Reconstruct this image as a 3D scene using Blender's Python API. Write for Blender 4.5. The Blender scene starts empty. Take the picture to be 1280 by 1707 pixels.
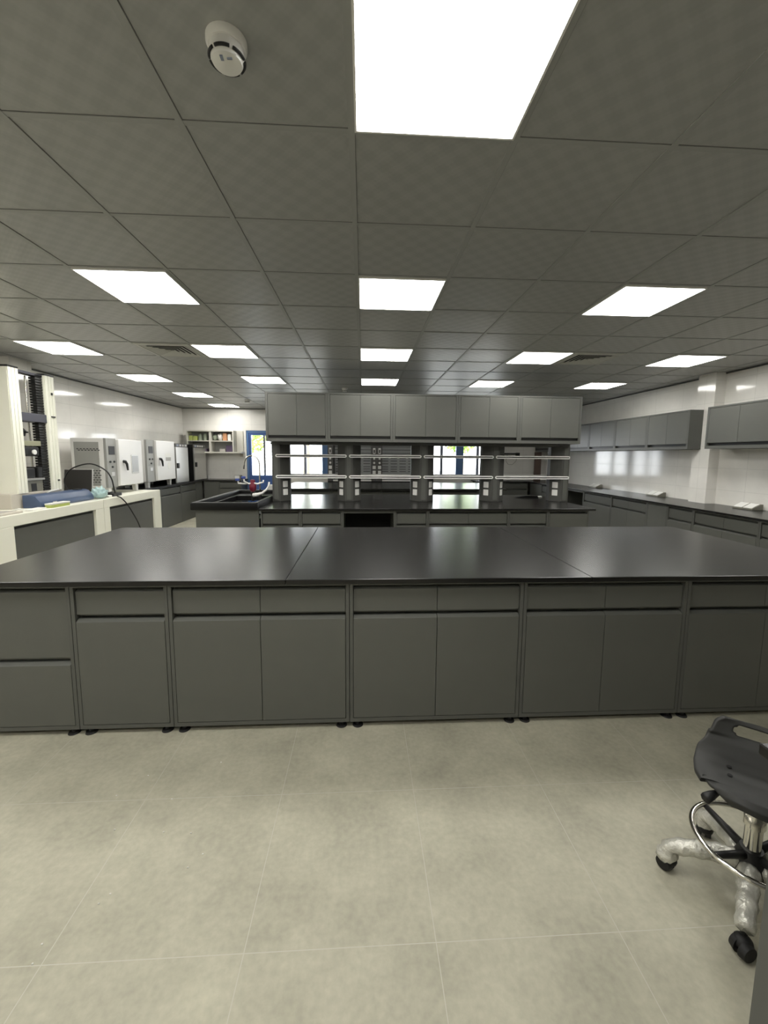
import bpy, bmesh, math, random
from mathutils import Vector, Matrix
random.seed(7)
C = bpy.context.scene.collection
S = bpy.context.scene
PI = math.pi
H_CEIL = 2.654
XL, XR, YB, YF = -4.62, 4.97, 11.0, -2.6      # room walls

# ------------------------------------------------------------------ materials
MATS = {}
def nt(m):
    m.use_nodes = True
    return m.node_tree, m.node_tree.nodes['Principled BSDF']

def mat(name, col, rough=0.5, metal=0.0, spec=0.5, noise=0.0, nscale=20.0, bump=0.0, bscale=60.0,
        stretch=None, trans=0.0, ior=1.45, emit=None, estr=0.0, coat=0.0, rnoise=0.0):
    m = bpy.data.materials.new(name); t, b = nt(m)
    b.inputs['Base Color'].default_value = (*col, 1)
    b.inputs['Roughness'].default_value = rough
    b.inputs['Metallic'].default_value = metal
    b.inputs['Specular IOR Level'].default_value = spec
    b.inputs['IOR'].default_value = ior
    b.inputs['Transmission Weight'].default_value = trans
    b.inputs['Coat Weight'].default_value = coat
    if emit:
        b.inputs['Emission Color'].default_value = (*emit, 1); b.inputs['Emission Strength'].default_value = estr
    N, L = t.nodes, t.links
    if noise or bump or rnoise:
        tc = N.new('ShaderNodeTexCoord'); mp = N.new('ShaderNodeMapping')
        L.new(tc.outputs['Object'], mp.inputs['Vector'])
        if stretch: mp.inputs['Scale'].default_value = stretch
        nz = N.new('ShaderNodeTexNoise'); nz.inputs['Scale'].default_value = nscale; nz.inputs['Detail'].default_value = 5
        L.new(mp.outputs['Vector'], nz.inputs['Vector'])
        if noise:
            cr = N.new('ShaderNodeMix'); cr.data_type = 'RGBA'
            cr.inputs['A'].default_value = (*[max(0, c*(1-noise)) for c in col], 1)
            cr.inputs['B'].default_value = (*[min(1, c*(1+noise)) for c in col], 1)
            L.new(nz.outputs['Fac'], cr.inputs['Factor']); L.new(cr.outputs['Result'], b.inputs['Base Color'])
        if rnoise:
            mr = N.new('ShaderNodeMapRange'); mr.inputs['To Min'].default_value = rough - rnoise; mr.inputs['To Max'].default_value = rough + rnoise
            L.new(nz.outputs['Fac'], mr.inputs['Value']); L.new(mr.outputs['Result'], b.inputs['Roughness'])
        if bump:
            n2 = N.new('ShaderNodeTexNoise'); n2.inputs['Scale'].default_value = bscale; n2.inputs['Detail'].default_value = 4
            L.new(mp.outputs['Vector'], n2.inputs['Vector'])
            bp = N.new('ShaderNodeBump'); bp.inputs['Strength'].default_value = bump; bp.inputs['Distance'].default_value = 0.01
            L.new(n2.outputs['Fac'], bp.inputs['Height']); L.new(bp.outputs['Normal'], b.inputs['Normal'])
    MATS[name] = m
    return m

paint = mat('dark_grey_paint', (0.105, 0.107, 0.096), 0.38, noise=0.06, nscale=9)
paint_dk = mat('carcass_paint', (0.095, 0.097, 0.088), 0.45, noise=0.05, nscale=9)
blacktop = mat('black_resin_top', (0.010, 0.0095, 0.009), 0.27)
blackres = mat('black_sink_resin', (0.006, 0.006, 0.006), 0.45, spec=0.25)
postm = mat('post_dark_laminate', (0.07, 0.07, 0.064), 0.45, noise=0.25, nscale=14, stretch=(9, 9, 0.4))
alu = mat('white_aluminium', (0.88, 0.87, 0.84), 0.35)
blackpl = mat('black_plastic', (0.012, 0.012, 0.012), 0.45)
blackrb = mat('black_rubber', (0.008, 0.008, 0.008), 0.6)
whitepl = mat('white_plastic', (0.84, 0.83, 0.80), 0.35)
cream = mat('cream_panel', (0.85, 0.84, 0.73), 0.4, noise=0.03, nscale=4)
chrome = mat('chrome', (0.75, 0.73, 0.68), 0.12, metal=1.0)
steel = mat('brushed_steel', (0.62, 0.61, 0.58), 0.32, metal=0.85, noise=0.05, nscale=30, stretch=(30, 30, 0.6))
ovenw = mat('oven_white', (0.78, 0.77, 0.75), 0.35)
oveng = mat('oven_grey', (0.33, 0.33, 0.31), 0.45, noise=0.06, nscale=6)
darkgap = mat('void_shade', (0.006, 0.006, 0.006), 0.8)  # near-black colour standing in for the shade inside openings and holes
bluefr = mat('blue_frame', (0.10, 0.20, 0.42), 0.4)
bluedk = mat('blue_leaf', (0.05, 0.11, 0.32), 0.4)
greyfr = mat('grey_blue_mullion', (0.27, 0.30, 0.38), 0.45)
purple = mat('crosshead_grey', (0.07, 0.07, 0.09), 0.45)
bluecs = mat('blue_case', (0.06, 0.09, 0.165), 0.4, noise=0.08, nscale=12)
teal = mat('teal_bag', (0.42, 0.58, 0.58), 0.3, noise=0.25, nscale=25, bump=0.5, bscale=40)
greenb = mat('yellow_green_card', (0.42, 0.48, 0.13), 0.5, noise=0.2, nscale=20)
seatm = mat('black_pu_seat', (0.028, 0.028, 0.026), 0.5, spec=0.4, noise=0.1, bump=0.04, bscale=500)
film = mat('plastic_wrapped_nylon', (0.58, 0.57, 0.51), 0.18, metal=0.3, noise=0.5, nscale=22, bump=0.9, bscale=45)
gratem = mat('ceiling_vent_paint', (0.5, 0.5, 0.47), 0.5)
tbar = mat('tbar_paint', (0.36, 0.365, 0.355), 0.5)
bodyblk = mat('black_enamel', (0.01, 0.01, 0.01), 0.35)
shelfm = mat('shelf_laminate', (0.62, 0.60, 0.54), 0.45, noise=0.04, nscale=6)
brown = mat('brown_board', (0.17, 0.12, 0.10), 0.5, noise=0.15, nscale=8)
redm = mat('dark_red_enamel', (0.16, 0.012, 0.03), 0.35)
bluepl = mat('blue_plastic', (0.05, 0.08, 0.28), 0.4)
glassm = bpy.data.materials.new('clear_glass'); glassm.use_nodes = True      # thin pane: mostly see-through, faint mirror sheen
_t = glassm.node_tree; _t.nodes.remove(_t.nodes['Principled BSDF'])
_a = _t.nodes.new('ShaderNodeBsdfTransparent'); _b = _t.nodes.new('ShaderNodeBsdfGlossy'); _b.inputs['Roughness'].default_value = 0.02
_f = _t.nodes.new('ShaderNodeFresnel'); _f.inputs['IOR'].default_value = 1.3; _m = _t.nodes.new('ShaderNodeMixShader')
_t.links.new(_f.outputs[0], _m.inputs[0]); _t.links.new(_a.outputs[0], _m.inputs[1]); _t.links.new(_b.outputs[0], _m.inputs[2])
_t.links.new(_m.outputs[0], _t.nodes['Material Output'].inputs['Surface'])
screenm = mat('laptop_screen', (0.03, 0.028, 0.026), 0.3)
silver = mat('silver_plastic', (0.55, 0.54, 0.52), 0.35, metal=0.3)
grayhood = mat('hood_baffle', (0.6, 0.61, 0.6), 0.45, noise=0.08, nscale=10)
hoodfr = mat('hood_frame', (0.10, 0.095, 0.09), 0.45)
maroon = mat('hood_switch_panel', (0.05, 0.035, 0.038), 0.45)
socketg = mat('socket_grey', (0.2, 0.195, 0.16), 0.45)
wall_white = mat('white_render', (0.8, 0.8, 0.78), 0.8)
barkm = mat('bark', (0.25, 0.2, 0.15), 0.9, noise=0.3, nscale=12)
leafm = mat('leaves', (0.35, 0.5, 0.12), 0.7, noise=0.3, nscale=3)
grassm = mat('pale_paving', (0.4, 0.4, 0.38), 0.9, noise=0.3, nscale=3)
paperm = mat('paper_white', (0.8, 0.79, 0.75), 0.6)
beige = mat('beige_casing', (0.55, 0.51, 0.44), 0.5, noise=0.06, nscale=5)
keygrey = mat('key_grey', (0.42, 0.40, 0.37), 0.5)
olive = mat('olive_pad', (0.30, 0.30, 0.20), 0.5)
plum = mat('plum_plastic', (0.08, 0.055, 0.10), 0.5)
orange = mat('orange_print', (0.6, 0.3, 0.15), 0.5)
pale_g = mat('pale_green_glass', (0.28, 0.32, 0.24), 0.35, noise=0.3, nscale=15)
ovenglass = mat('oven_window_glass', (0.3, 0.3, 0.29), 0.25)
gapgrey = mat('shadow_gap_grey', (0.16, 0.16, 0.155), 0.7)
LIGHT = mat('led_diffuser', (0.9, 0.9, 0.9), 0.5, emit=(1.0, 0.985, 0.93), estr=18.0)

def grid_mat(name, col, grout, tw, th, gw, rough, axes, off=(0, 0), noise=0.04, bump=0.02, grough=0.6, nscale=5, detail_n=None):
    """tiled surface: axes = the two object-space axes ('X','Y','Z') of the tile width and height"""
    m = bpy.data.materials.new(name); t, b = nt(m); N, L = t.nodes, t.links
    tc = N.new('ShaderNodeTexCoord'); sp = N.new('ShaderNodeSeparateXYZ'); L.new(tc.outputs['Object'], sp.inputs['Vector'])
    def line(ax, size, o):
        a = N.new('ShaderNodeMath'); a.operation = 'ADD'; a.inputs[1].default_value = -o + 1000*size + gw/2
        L.new(sp.outputs[ax], a.inputs[0])
        f = N.new('ShaderNodeMath'); f.operation = 'MODULO'; f.inputs[1].default_value = size; L.new(a.outputs[0], f.inputs[0])
        g = N.new('ShaderNodeMath'); g.operation = 'LESS_THAN'; g.inputs[1].default_value = gw; L.new(f.outputs[0], g.inputs[0])
        return g
    g1, g2 = line(axes[0], tw, off[0]), line(axes[1], th, off[1])
    mx = N.new('ShaderNodeMath'); mx.operation = 'MAXIMUM'; L.new(g1.outputs[0], mx.inputs[0]); L.new(g2.outputs[0], mx.inputs[1])
    nz = N.new('ShaderNodeTexNoise'); nz.inputs['Scale'].default_value = nscale; nz.inputs['Detail'].default_value = 8; nz.inputs['Roughness'].default_value = 0.62
    L.new(tc.outputs['Object'], nz.inputs['Vector'])
    c1 = N.new('ShaderNodeMix'); c1.data_type = 'RGBA'
    c1.inputs['A'].default_value = (*[c*(1-noise) for c in col], 1); c1.inputs['B'].default_value = (*[min(1, c*(1+noise)) for c in col], 1)
    src = nz.outputs['Fac']
    if detail_n:
        n3 = N.new('ShaderNodeTexNoise'); n3.inputs['Scale'].default_value = detail_n; n3.inputs['Detail'].default_value = 4
        L.new(tc.outputs['Object'], n3.inputs['Vector'])
        ad = N.new('ShaderNodeMix'); ad.data_type = 'FLOAT'; ad.inputs['Factor'].default_value = 0.3
        L.new(nz.outputs['Fac'], ad.inputs['A']); L.new(n3.outputs['Fac'], ad.inputs['B']); src = ad.outputs['Result']
    mr = N.new('ShaderNodeMapRange'); mr.inputs['From Min'].default_value = 0.3; mr.inputs['From Max'].default_value = 0.7
    L.new(src, mr.inputs['Value']); L.new(mr.outputs['Result'], c1.inputs['Factor'])
    c2 = N.new('ShaderNodeMix'); c2.data_type = 'RGBA'; c2.inputs['B'].default_value = (*grout, 1)
    L.new(mx.outputs[0], c2.inputs['Factor']); L.new(c1.outputs['Result'], c2.inputs['A']); L.new(c2.outputs['Result'], b.inputs['Base Color'])
    rr = N.new('ShaderNodeMix'); rr.data_type = 'FLOAT'; rr.inputs['A'].default_value = rough; rr.inputs['B'].default_value = grough
    L.new(mx.outputs[0], rr.inputs['Factor']); L.new(rr.outputs['Result'], b.inputs['Roughness'])
    if bump:
        inv = N.new('ShaderNodeMath'); inv.operation = 'MULTIPLY_ADD'; inv.inputs[1].default_value = -1.0
        L.new(mx.outputs[0], inv.inputs[0])
        sm = N.new('ShaderNodeMath'); sm.operation = 'MULTIPLY'; sm.inputs[1].default_value = bump; L.new(nz.outputs['Fac'], sm.inputs[0]); L.new(sm.outputs[0], inv.inputs[2])
        bp = N.new('ShaderNodeBump'); bp.inputs['Strength'].default_value = 0.35; bp.inputs['Distance'].default_value = 0.003
        L.new(inv.outputs[0], bp.inputs['Height']); L.new(bp.outputs['Normal'], b.inputs['Normal'])
    return m

TILEW = (0.82, 0.80, 0.755)
tile_x = grid_mat('wall_tile_side', TILEW, (0.6, 0.59, 0.55), 0.6, 0.3, 0.004, 0.09, ('Y', 'Z'), off=(0.3, 0.15), noise=0.05, nscale=3)
tile_y = grid_mat('wall_tile_back', TILEW, (0.6, 0.59, 0.55), 0.6, 0.3, 0.004, 0.22, ('X', 'Z'), off=(0.12, 0.15), noise=0.05, nscale=3)
floorm = grid_mat('concrete_floor_tile', (0.395, 0.377, 0.292), (0.47, 0.455, 0.385), 0.586, 0.588, 0.0028, 0.55, ('X', 'Y'), off=(0.228, 1.107), noise=0.26, bump=0.3, nscale=3.6, detail_n=45)

def ceiling_mat():
    m = bpy.data.materials.new('ceiling_tile'); t, b = nt(m); N, L = t.nodes, t.links
    tc = N.new('ShaderNodeTexCoord'); sp = N.new('ShaderNodeSeparateXYZ'); L.new(tc.outputs['Object'], sp.inputs['Vector'])
    def sn(ax, k, ph):
        a = N.new('ShaderNodeMath'); a.operation = 'MULTIPLY_ADD'; a.inputs[1].default_value = k; a.inputs[2].default_value = ph
        L.new(sp.outputs[ax], a.inputs[0]); s = N.new('ShaderNodeMath'); s.operation = 'SINE'; L.new(a.outputs[0], s.inputs[0]); return s
    k = 2*PI/0.12
    sx, sy = sn('X', k, 0.4), sn('Y', k, 1.0)
    pr = N.new('ShaderNodeMath'); pr.operation = 'MULTIPLY'; L.new(sx.outputs[0], pr.inputs[0]); L.new(sy.outputs[0], pr.inputs[1])
    k2 = 2*PI/0.03
    s3, s4 = sn('X', k2, 0), sn('Y', k2, 0)
    p2 = N.new('ShaderNodeMath'); p2.operation = 'MULTIPLY'; L.new(s3.outputs[0], p2.inputs[0]); L.new(s4.outputs[0], p2.inputs[1])
    ad = N.new('ShaderNodeMath'); ad.operation = 'MULTIPLY_ADD'; ad.inputs[1].default_value = 0.3; L.new(p2.outputs[0], ad.inputs[0]); L.new(pr.outputs[0], ad.inputs[2])
    mr = N.new('ShaderNodeMapRange'); mr.inputs['From Min'].default_value = -0.6; mr.inputs['From Max'].default_value = 0.6; L.new(ad.outputs[0], mr.inputs['Value'])
    c = N.new('ShaderNodeMix'); c.data_type = 'RGBA'; c.inputs['A'].default_value = (0.345, 0.35, 0.34, 1); c.inputs['B'].default_value = (0.388, 0.393, 0.383, 1)
    L.new(mr.outputs['Result'], c.inputs['Factor']); L.new(c.outputs['Result'], b.inputs['Base Color'])
    b.inputs['Roughness'].default_value = 0.36
    bp = N.new('ShaderNodeBump'); bp.inputs['Strength'].default_value = 0.12; bp.inputs['Distance'].default_value = 0.004
    L.new(ad.outputs[0], bp.inputs['Height']); L.new(bp.outputs['Normal'], b.inputs['Normal'])
    return m
ceilm = ceiling_mat()

# ------------------------------------------------------------------ geometry helpers
class MB:
    def __init__(s): s.bm = bmesh.new()
    def box(s, x0, x1, y0, y1, z0, z1, bev=0.0):
        b = bmesh.new()
        bmesh.ops.create_cube(b, size=1, matrix=Matrix.Translation(((x0+x1)/2, (y0+y1)/2, (z0+z1)/2)) @ Matrix.Diagonal((abs(x1-x0), abs(y1-y0), abs(z1-z0), 1)))
        if bev: bmesh.ops.bevel(b, geom=b.edges[:], offset=bev, segments=2, affect='EDGES', profile=0.5)
        s._merge(b); return s
    def _merge(s, b, M=None):
        if M is not None: bmesh.ops.transform(b, matrix=M, verts=b.verts[:])
        me = bpy.data.meshes.new('t'); b.to_mesh(me); b.free(); s.bm.from_mesh(me); bpy.data.meshes.remove(me)
    def prism(s, pts, axis, a0, a1, bev=0.0):
        """pts: 2D outline in the two other axes (order XYZ minus axis), extruded along axis from a0 to a1"""
        b = bmesh.new()
        def v(p, a):
            if axis == 'X': return (a, p[0], p[1])
            if axis == 'Y': return (p[0], a, p[1])
            return (p[0], p[1], a)
        A = [b.verts.new(v(p, a0)) for p in pts]; B = [b.verts.new(v(p, a1)) for p in pts]
        b.faces.new(A); b.faces.new(B[::-1])
        n = len(pts)
        for i in range(n): b.faces.new([A[i], B[i], B[(i+1) % n], A[(i+1) % n]])
        bmesh.ops.recalc_face_normals(b, faces=b.faces[:])
        if bev: bmesh.ops.bevel(b, geom=b.edges[:], offset=bev, segments=2, affect='EDGES', profile=0.5)
        s._merge(b); return s
    def cyl(s, p0, p1, r0, r1=None, n=20):
        p0, p1 = Vector(p0), Vector(p1); r1 = r0 if r1 is None else r1
        d = p1 - p0; b = bmesh.new()
        bmesh.ops.create_cone(b, cap_ends=True, segments=n, radius1=r0, radius2=r1, depth=d.length)
        M = Matrix.Translation((p0+p1)/2) @ d.to_track_quat('Z', 'Y').to_matrix().to_4x4()
        s._merge(b, M); return s
    def ball(s, c, r, sc=(1, 1, 1), n=16):
        b = bmesh.new(); bmesh.ops.create_uvsphere(b, u_segments=n, v_segments=max(6, n//2), radius=r)
        s._merge(b, Matrix.Translation(c) @ Matrix.Diagonal((*sc, 1))); return s
    def lathe(s, prof, c=(0, 0, 0), n=32):
        b = bmesh.new(); rings = []
        for r, z in prof:
            if r < 1e-5: rings.append([b.verts.new((0, 0, z))])
            else: rings.append([b.verts.new((r*math.cos(2*PI*i/n), r*math.sin(2*PI*i/n), z)) for i in range(n)])
        for a, d in zip(rings, rings[1:]):
            for i in range(n):
                j = (i+1) % n
                if len(a) == 1 and len(d) == 1: continue
                if len(a) == 1: b.faces.new([a[0], d[j], d[i]])
                elif len(d) == 1: b.faces.new([a[i], a[j], d[0]])
                else: b.faces.new([a[i], a[j], d[j], d[i]])
        bmesh.ops.recalc_face_normals(b, faces=b.faces[:])
        s._merge(b, Matrix.Translation(c)); return s
    def tube(s, pts, r, n=10, closed=False):
        P = [Vector(p) for p in pts]; m = len(P)
        R = r if isinstance(r, (list, tuple)) else [r]*m
        b = bmesh.new(); rings = []
        prev = None
        for i in range(m):
            if closed: d = P[(i+1) % m] - P[i-1]
            else: d = P[min(i+1, m-1)] - P[max(i-1, 0)]
            d.normalize()
            if prev is None:
                up = Vector((0, 0, 1)) if abs(d.z) < 0.9 else Vector((1, 0, 0))
                a = d.cross(up).normalized()
            else:
                a = (prev - d*prev.dot(d)).normalized()
            prev = a; c2 = d.cross(a)
            rings.append([b.verts.new(P[i] + (a*math.cos(2*PI*k/n) + c2*math.sin(2*PI*k/n))*R[i]) for k in range(n)])
        rng = range(m) if closed else range(m-1)
        for i in rng:
            a, d = rings[i], rings[(i+1) % m]
            for k in range(n): b.faces.new([a[k], a[(k+1) % n], d[(k+1) % n], d[k]])
        if not closed: b.faces.new(rings[0][::-1]); b.faces.new(rings[-1])
        bmesh.ops.recalc_face_normals(b, faces=b.faces[:])
        s._merge(b); return s

def wloc(o):
    v = Vector((0, 0, 0)); M = Matrix.Identity(4)
    while o: M = o.matrix_basis @ M; o = o.parent
    return M

def obj(name, mb, m, parent=None, local=False, smooth=None, loc=None):
    """one mesh object; geometry given in world coordinates unless local=True (then in the parent's coordinates)"""
    bm = mb.bm
    me = bpy.data.meshes.new(name)
    if parent is not None and not local:
        bmesh.ops.transform(bm, matrix=wloc(parent).inverted(), verts=bm.verts[:])
    o = bpy.data.objects.new(name, me)
    if parent is None:
        xs = [v.co.copy() for v in bm.verts]
        c = Vector(((min(v.x for v in xs)+max(v.x for v in xs))/2, (min(v.y for v in xs)+max(v.y for v in xs))/2, min(v.z for v in xs)))
        if loc is not None: c = Vector(loc)
        bmesh.ops.translate(bm, vec=-c, verts=bm.verts[:]); o.location = c
    else: o.parent = parent
    bm.to_mesh(me); bm.free()
    me.materials.append(m)
    if smooth:
        for p in me.polygons: p.use_smooth = True
        if smooth != 'all': me.set_sharp_from_angle(angle=math.radians(smooth if smooth is not True else 40))
    C.objects.link(o)
    return o

def tag(o, label, cat, group=None):
    o['label'] = label; o['category'] = cat
    if group: o['group'] = group
    return o
def thing(name, label, cat, loc=(0, 0, 0), rz=0.0, group=None):
    o = bpy.data.objects.new(name, None); C.objects.link(o); o.empty_display_size = 0.1
    o.location = loc; o.rotation_euler = (0, 0, rz)
    return tag(o, label, cat, group)
def struct(name, mb, m, parent=None, world=True, smooth=None):
    o = obj(name, mb, m, parent, smooth=smooth, loc=(0, 0, 0) if parent is None else None)
    if parent is None: o['kind'] = 'structure'
    return o
def dup(root, loc, label, group=None):
    r = root.copy(); C.objects.link(r); r.location = loc; r['label'] = label
    if group: r['group'] = group
    for ch in list(root.children):
        c = ch.copy(); C.objects.link(c); c.parent = r
        for g in ch.children:
            d = g.copy(); C.objects.link(d); d.parent = c
    return r

# ------------------------------------------------------------------ room shell
T = 0.15
struct('floor', MB().box(XL-T, XR+T, YF-T, YB+T, -0.1, 0), floorm)
struct('ceiling', MB().box(XL-T, XR+T, YF-T, YB+T, H_CEIL+0.002, H_CEIL+0.1), ceilm)
# suspended grid of T-bars: column lines at GX0 + 0.6 i, row lines at GY0 + 0.6 j
GX0, GY0 = -0.0433, 1.6275
g = MB()
for i in range(-7, 9): g.box(GX0+.6*i-.012, GX0+.6*i+.012, YF, YB, H_CEIL-.002, H_CEIL+.002)
for j in range(-7, 16): g.box(XL, XR, GY0+.6*j-.0115, GY0+.6*j+.0115, H_CEIL-.001, H_CEIL+.002)
struct('trim_1', g, tbar)
g = MB()  # dark strips that paint in the shade of the gap beside each T-bar
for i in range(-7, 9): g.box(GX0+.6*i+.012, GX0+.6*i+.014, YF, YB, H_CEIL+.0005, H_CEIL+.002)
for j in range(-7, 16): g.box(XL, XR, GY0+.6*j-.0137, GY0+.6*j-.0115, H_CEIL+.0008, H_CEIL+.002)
struct('trim_gap_shade', g, gapgrey)
struct('wall_left', MB().box(XL-T, XL, YF-T, YB+T, 0, H_CEIL+.002), tile_x)
struct('wall_right', MB().box(XR, XR+T, YF-T, YB+T, 0, H_CEIL+.002), tile_x)
struct('wall_front', MB().box(XL, XR, YF-T, YF, 0, H_CEIL+.002), tile_y)
# pillars standing out of the side walls
struct('wall_pillar_right', MB().box(4.82, XR, 5.54, 5.84, 0, H_CEIL+.002), tile_x)
struct('wall_pillar_left', MB().box(XL, -4.3, 5.42, 5.76, 0, H_CEIL+.002), tile_x)
# back wall with door and two window openings
DX0, DX1, DZ = -3.03, -2.16, 2.10
W1 = (-2.10, -0.93, 0.93, 2.10); W2 = (1.66, 3.62, 0.93, 2.10)
bw = MB()
bw.box(XL-T, DX0, YB, YB+T, 0, H_CEIL+.002); bw.box(DX0, W1[1], YB, YB+T, DZ, H_CEIL+.002)
bw.box(DX1, W1[1], YB, YB+T, 0, W1[2]); bw.box(DX1, W1[0], YB, YB+T, W1[2], W1[3]); bw.box(W1[1], W2[0], YB, YB+T, 0, H_CEIL+.002)
bw.box(W2[0], W2[1], YB, YB+T, 0, W2[2]); bw.box(W2[0], W2[1], YB, YB+T, W2[3], H_CEIL+.002); bw.box(W2[1], XR+T, YB, YB+T, 0, H_CEIL+.002)
struct('wall_back', bw, tile_y)
# shadow-gap trims along the ceiling
tr = MB(); tr.box(XL, XL+.02, YF, YB, H_CEIL-.018, H_CEIL-.002); struct('trim_left', tr, paint_dk)
tr = MB(); tr.box(XR-.02, XR, YF, YB, H_CEIL-.018, H_CEIL-.002); struct('trim_right', tr, paint_dk)
tr = MB(); tr.box(XL, XR, YB-.02, YB, H_CEIL-.018, H_CEIL-.002); struct('trim_back', tr, paint_dk)

def frame(mb, x0, x1, z0, z1, w, y0, y1):
    mb.box(x0, x0+w, y0, y1, z0, z1); mb.box(x1-w, x1, y0, y1, z0, z1)
    mb.box(x0+w, x1-w, y0, y1, z1-w, z1); mb.box(x0+w, x1-w, y0, y1, z0, z0+w)
# blue door
d = struct('door_1', (lambda m: (frame(m, DX0+.002, DX1-.002, 0.003, DZ-.002, 0.05, YB+.02, YB+.1), m)[1])(MB()), bluefr)
lf = MB(); frame(lf, DX0+.054, DX1-.054, .055, DZ-.054, .065, YB+.035, YB+.085); lf.box(DX0+.12, DX1-.12, YB+.035, YB+.085, .13, .94)
obj('door_leaf', lf, bluedk, d)
obj('glass_pane', MB().box(DX0+.121, DX1-.121, YB+.055, YB+.063, .94, DZ-.12), glassm, d)
obj('door_handle', MB().box(DX1-.1, DX1-.07, YB-.02, YB+.035, .98, 1.12), chrome, d)
# window 1: blue frame, one mullion, one transom
w = struct('window_1', (lambda m: (frame(m, W1[0]+.002, W1[1]-.002, W1[2]+.002, W1[3]-.002, .05, YB+.02, YB+.09), m.box(W1[0]+.052, W1[0]+.16, YB+.02, YB+.09, W1[2]+.052, W1[3]-.052), m.box(W1[1]-.15, W1[1]-.052, YB+.02, YB+.09, W1[2]+.052, W1[3]-.052), m)[1])(MB()), bluefr)
m_ = MB(); xm = -1.52; m_.box(xm-.03, xm+.03, YB+.03, YB+.08, W1[2]+.052, W1[3]-.052)
obj('mullion', m_, greyfr, w)
obj('glass_pane', MB().box(W1[0]+.161, W1[1]-.151, YB+.05, YB+.056, W1[2]+.052, W1[3]-.052), glassm, w)
w = struct('window_2', (lambda m: (frame(m, W2[0]+.002, W2[1]-.002, W2[2]+.002, W2[3]-.002, .06, YB+.02, YB+.09), m)[1])(MB()), bluefr)
m_ = MB(); m_.box(2.49, 2.69, YB+.025, YB+.085, W2[2]+.062, W2[3]-.062)
obj('center_stile', m_, bluefr, w)
for xm in (2.1, 3.08):
    m_ = MB(); m_.box(xm-.035, xm+.035, YB+.03, YB+.08, W2[2]+.062, W2[3]-.062); obj('mullion', m_, greyfr, w)
for a, b_ in ((W2[0]+.062, 2.49), (2.69, W2[1]-.062)):
    obj('glass_pane', MB().box(a, b_, YB+.05, YB+.056, W2[2]+.062, W2[3]-.062), glassm, w)
struct('trim_2', MB().box(W1[0], W1[1], YB-.05, YB+.02, W1[2]-.03, W1[2]), wall_white)
struct('trim_3', MB().box(W2[0], W2[1], YB-.05, YB+.02, W2[2]-.03, W2[2]), wall_white)
# small wall switch beside the door
tag(obj('wall_switch', MB().box(-3.2, -3.12, YB-.012, YB, 1.42, 1.52, .003), beige), 'small wall switch on the tiles left of the blue door', 'switch')

# ------------------------------------------------------------------ outdoors
struct('ground_outside', MB().box(-14, 16, YB+T+.01, 40, -.15, -.05), grassm)
def tree(x, y, h, r, label, seed):
    t = thing('tree', label, 'tree', (x, y, -.05), group='trees outside the windows')
    rnd = random.Random(seed)
    obj('trunk', MB().tube([(x, y, -.05), (x+.05, y, h*.35), (x-.04, y+.05, h*.7), (x+.05, y, h)], [.13, .11, .08, .03], 10), barkm, t, smooth=True)
    f = MB(); b = f.bm
    for k in range(1300):
        u = Vector((rnd.gauss(0, 1), rnd.gauss(0, 1), rnd.gauss(0, 1))).normalized()*r*rnd.uniform(.35, 1)**.5
        c = Vector((x, y, h*.72)) + Vector((u.x, u.y, u.z*1.15))
        a1 = Vector((rnd.uniform(-1, 1), rnd.uniform(-1, 1), rnd.uniform(-1, 1))).normalized(); a2 = a1.orthogonal().normalized()
        q = [b.verts.new(c+a1*.11), b.verts.new(c+a2*.05), b.verts.new(c-a1*.11), b.verts.new(c-a2*.05)]
        b.faces.new(q)
    obj('foliage', f, leafm, t)
tree(-4.2, 15.0, 3.6, 1.0, 'yellow-green leafy tree seen through the glass of the blue door', 1)
tree(-2.0, 14.6, 4.2, .8, 'slim bare-stemmed tree seen through the left window', 2)
tree(3.9, 16.5, 3.4, .8, 'bright green tree seen through the right half of the right window', 3)
gt = thing('security_gate', 'folding security lattice of diagonal bars outside the blue door glass', 'gate', (-2.4, YB+.3, -.05))
q = MB()
for k in range(24):
    z0 = -.2+.085*k
    q.tube([(-2.62, YB+.3, z0+.5), (-2.16, YB+.3, z0)], .006, 6)
obj('diagonal_bars', q, hoodfr, gt)
q = MB(); q.box(-2.66, -2.61, YB+.28, YB+.32, -.05, 2.3); q.box(-2.17, -2.12, YB+.28, YB+.32, -.05, 2.3); obj('post', q, hoodfr, gt)

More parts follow.
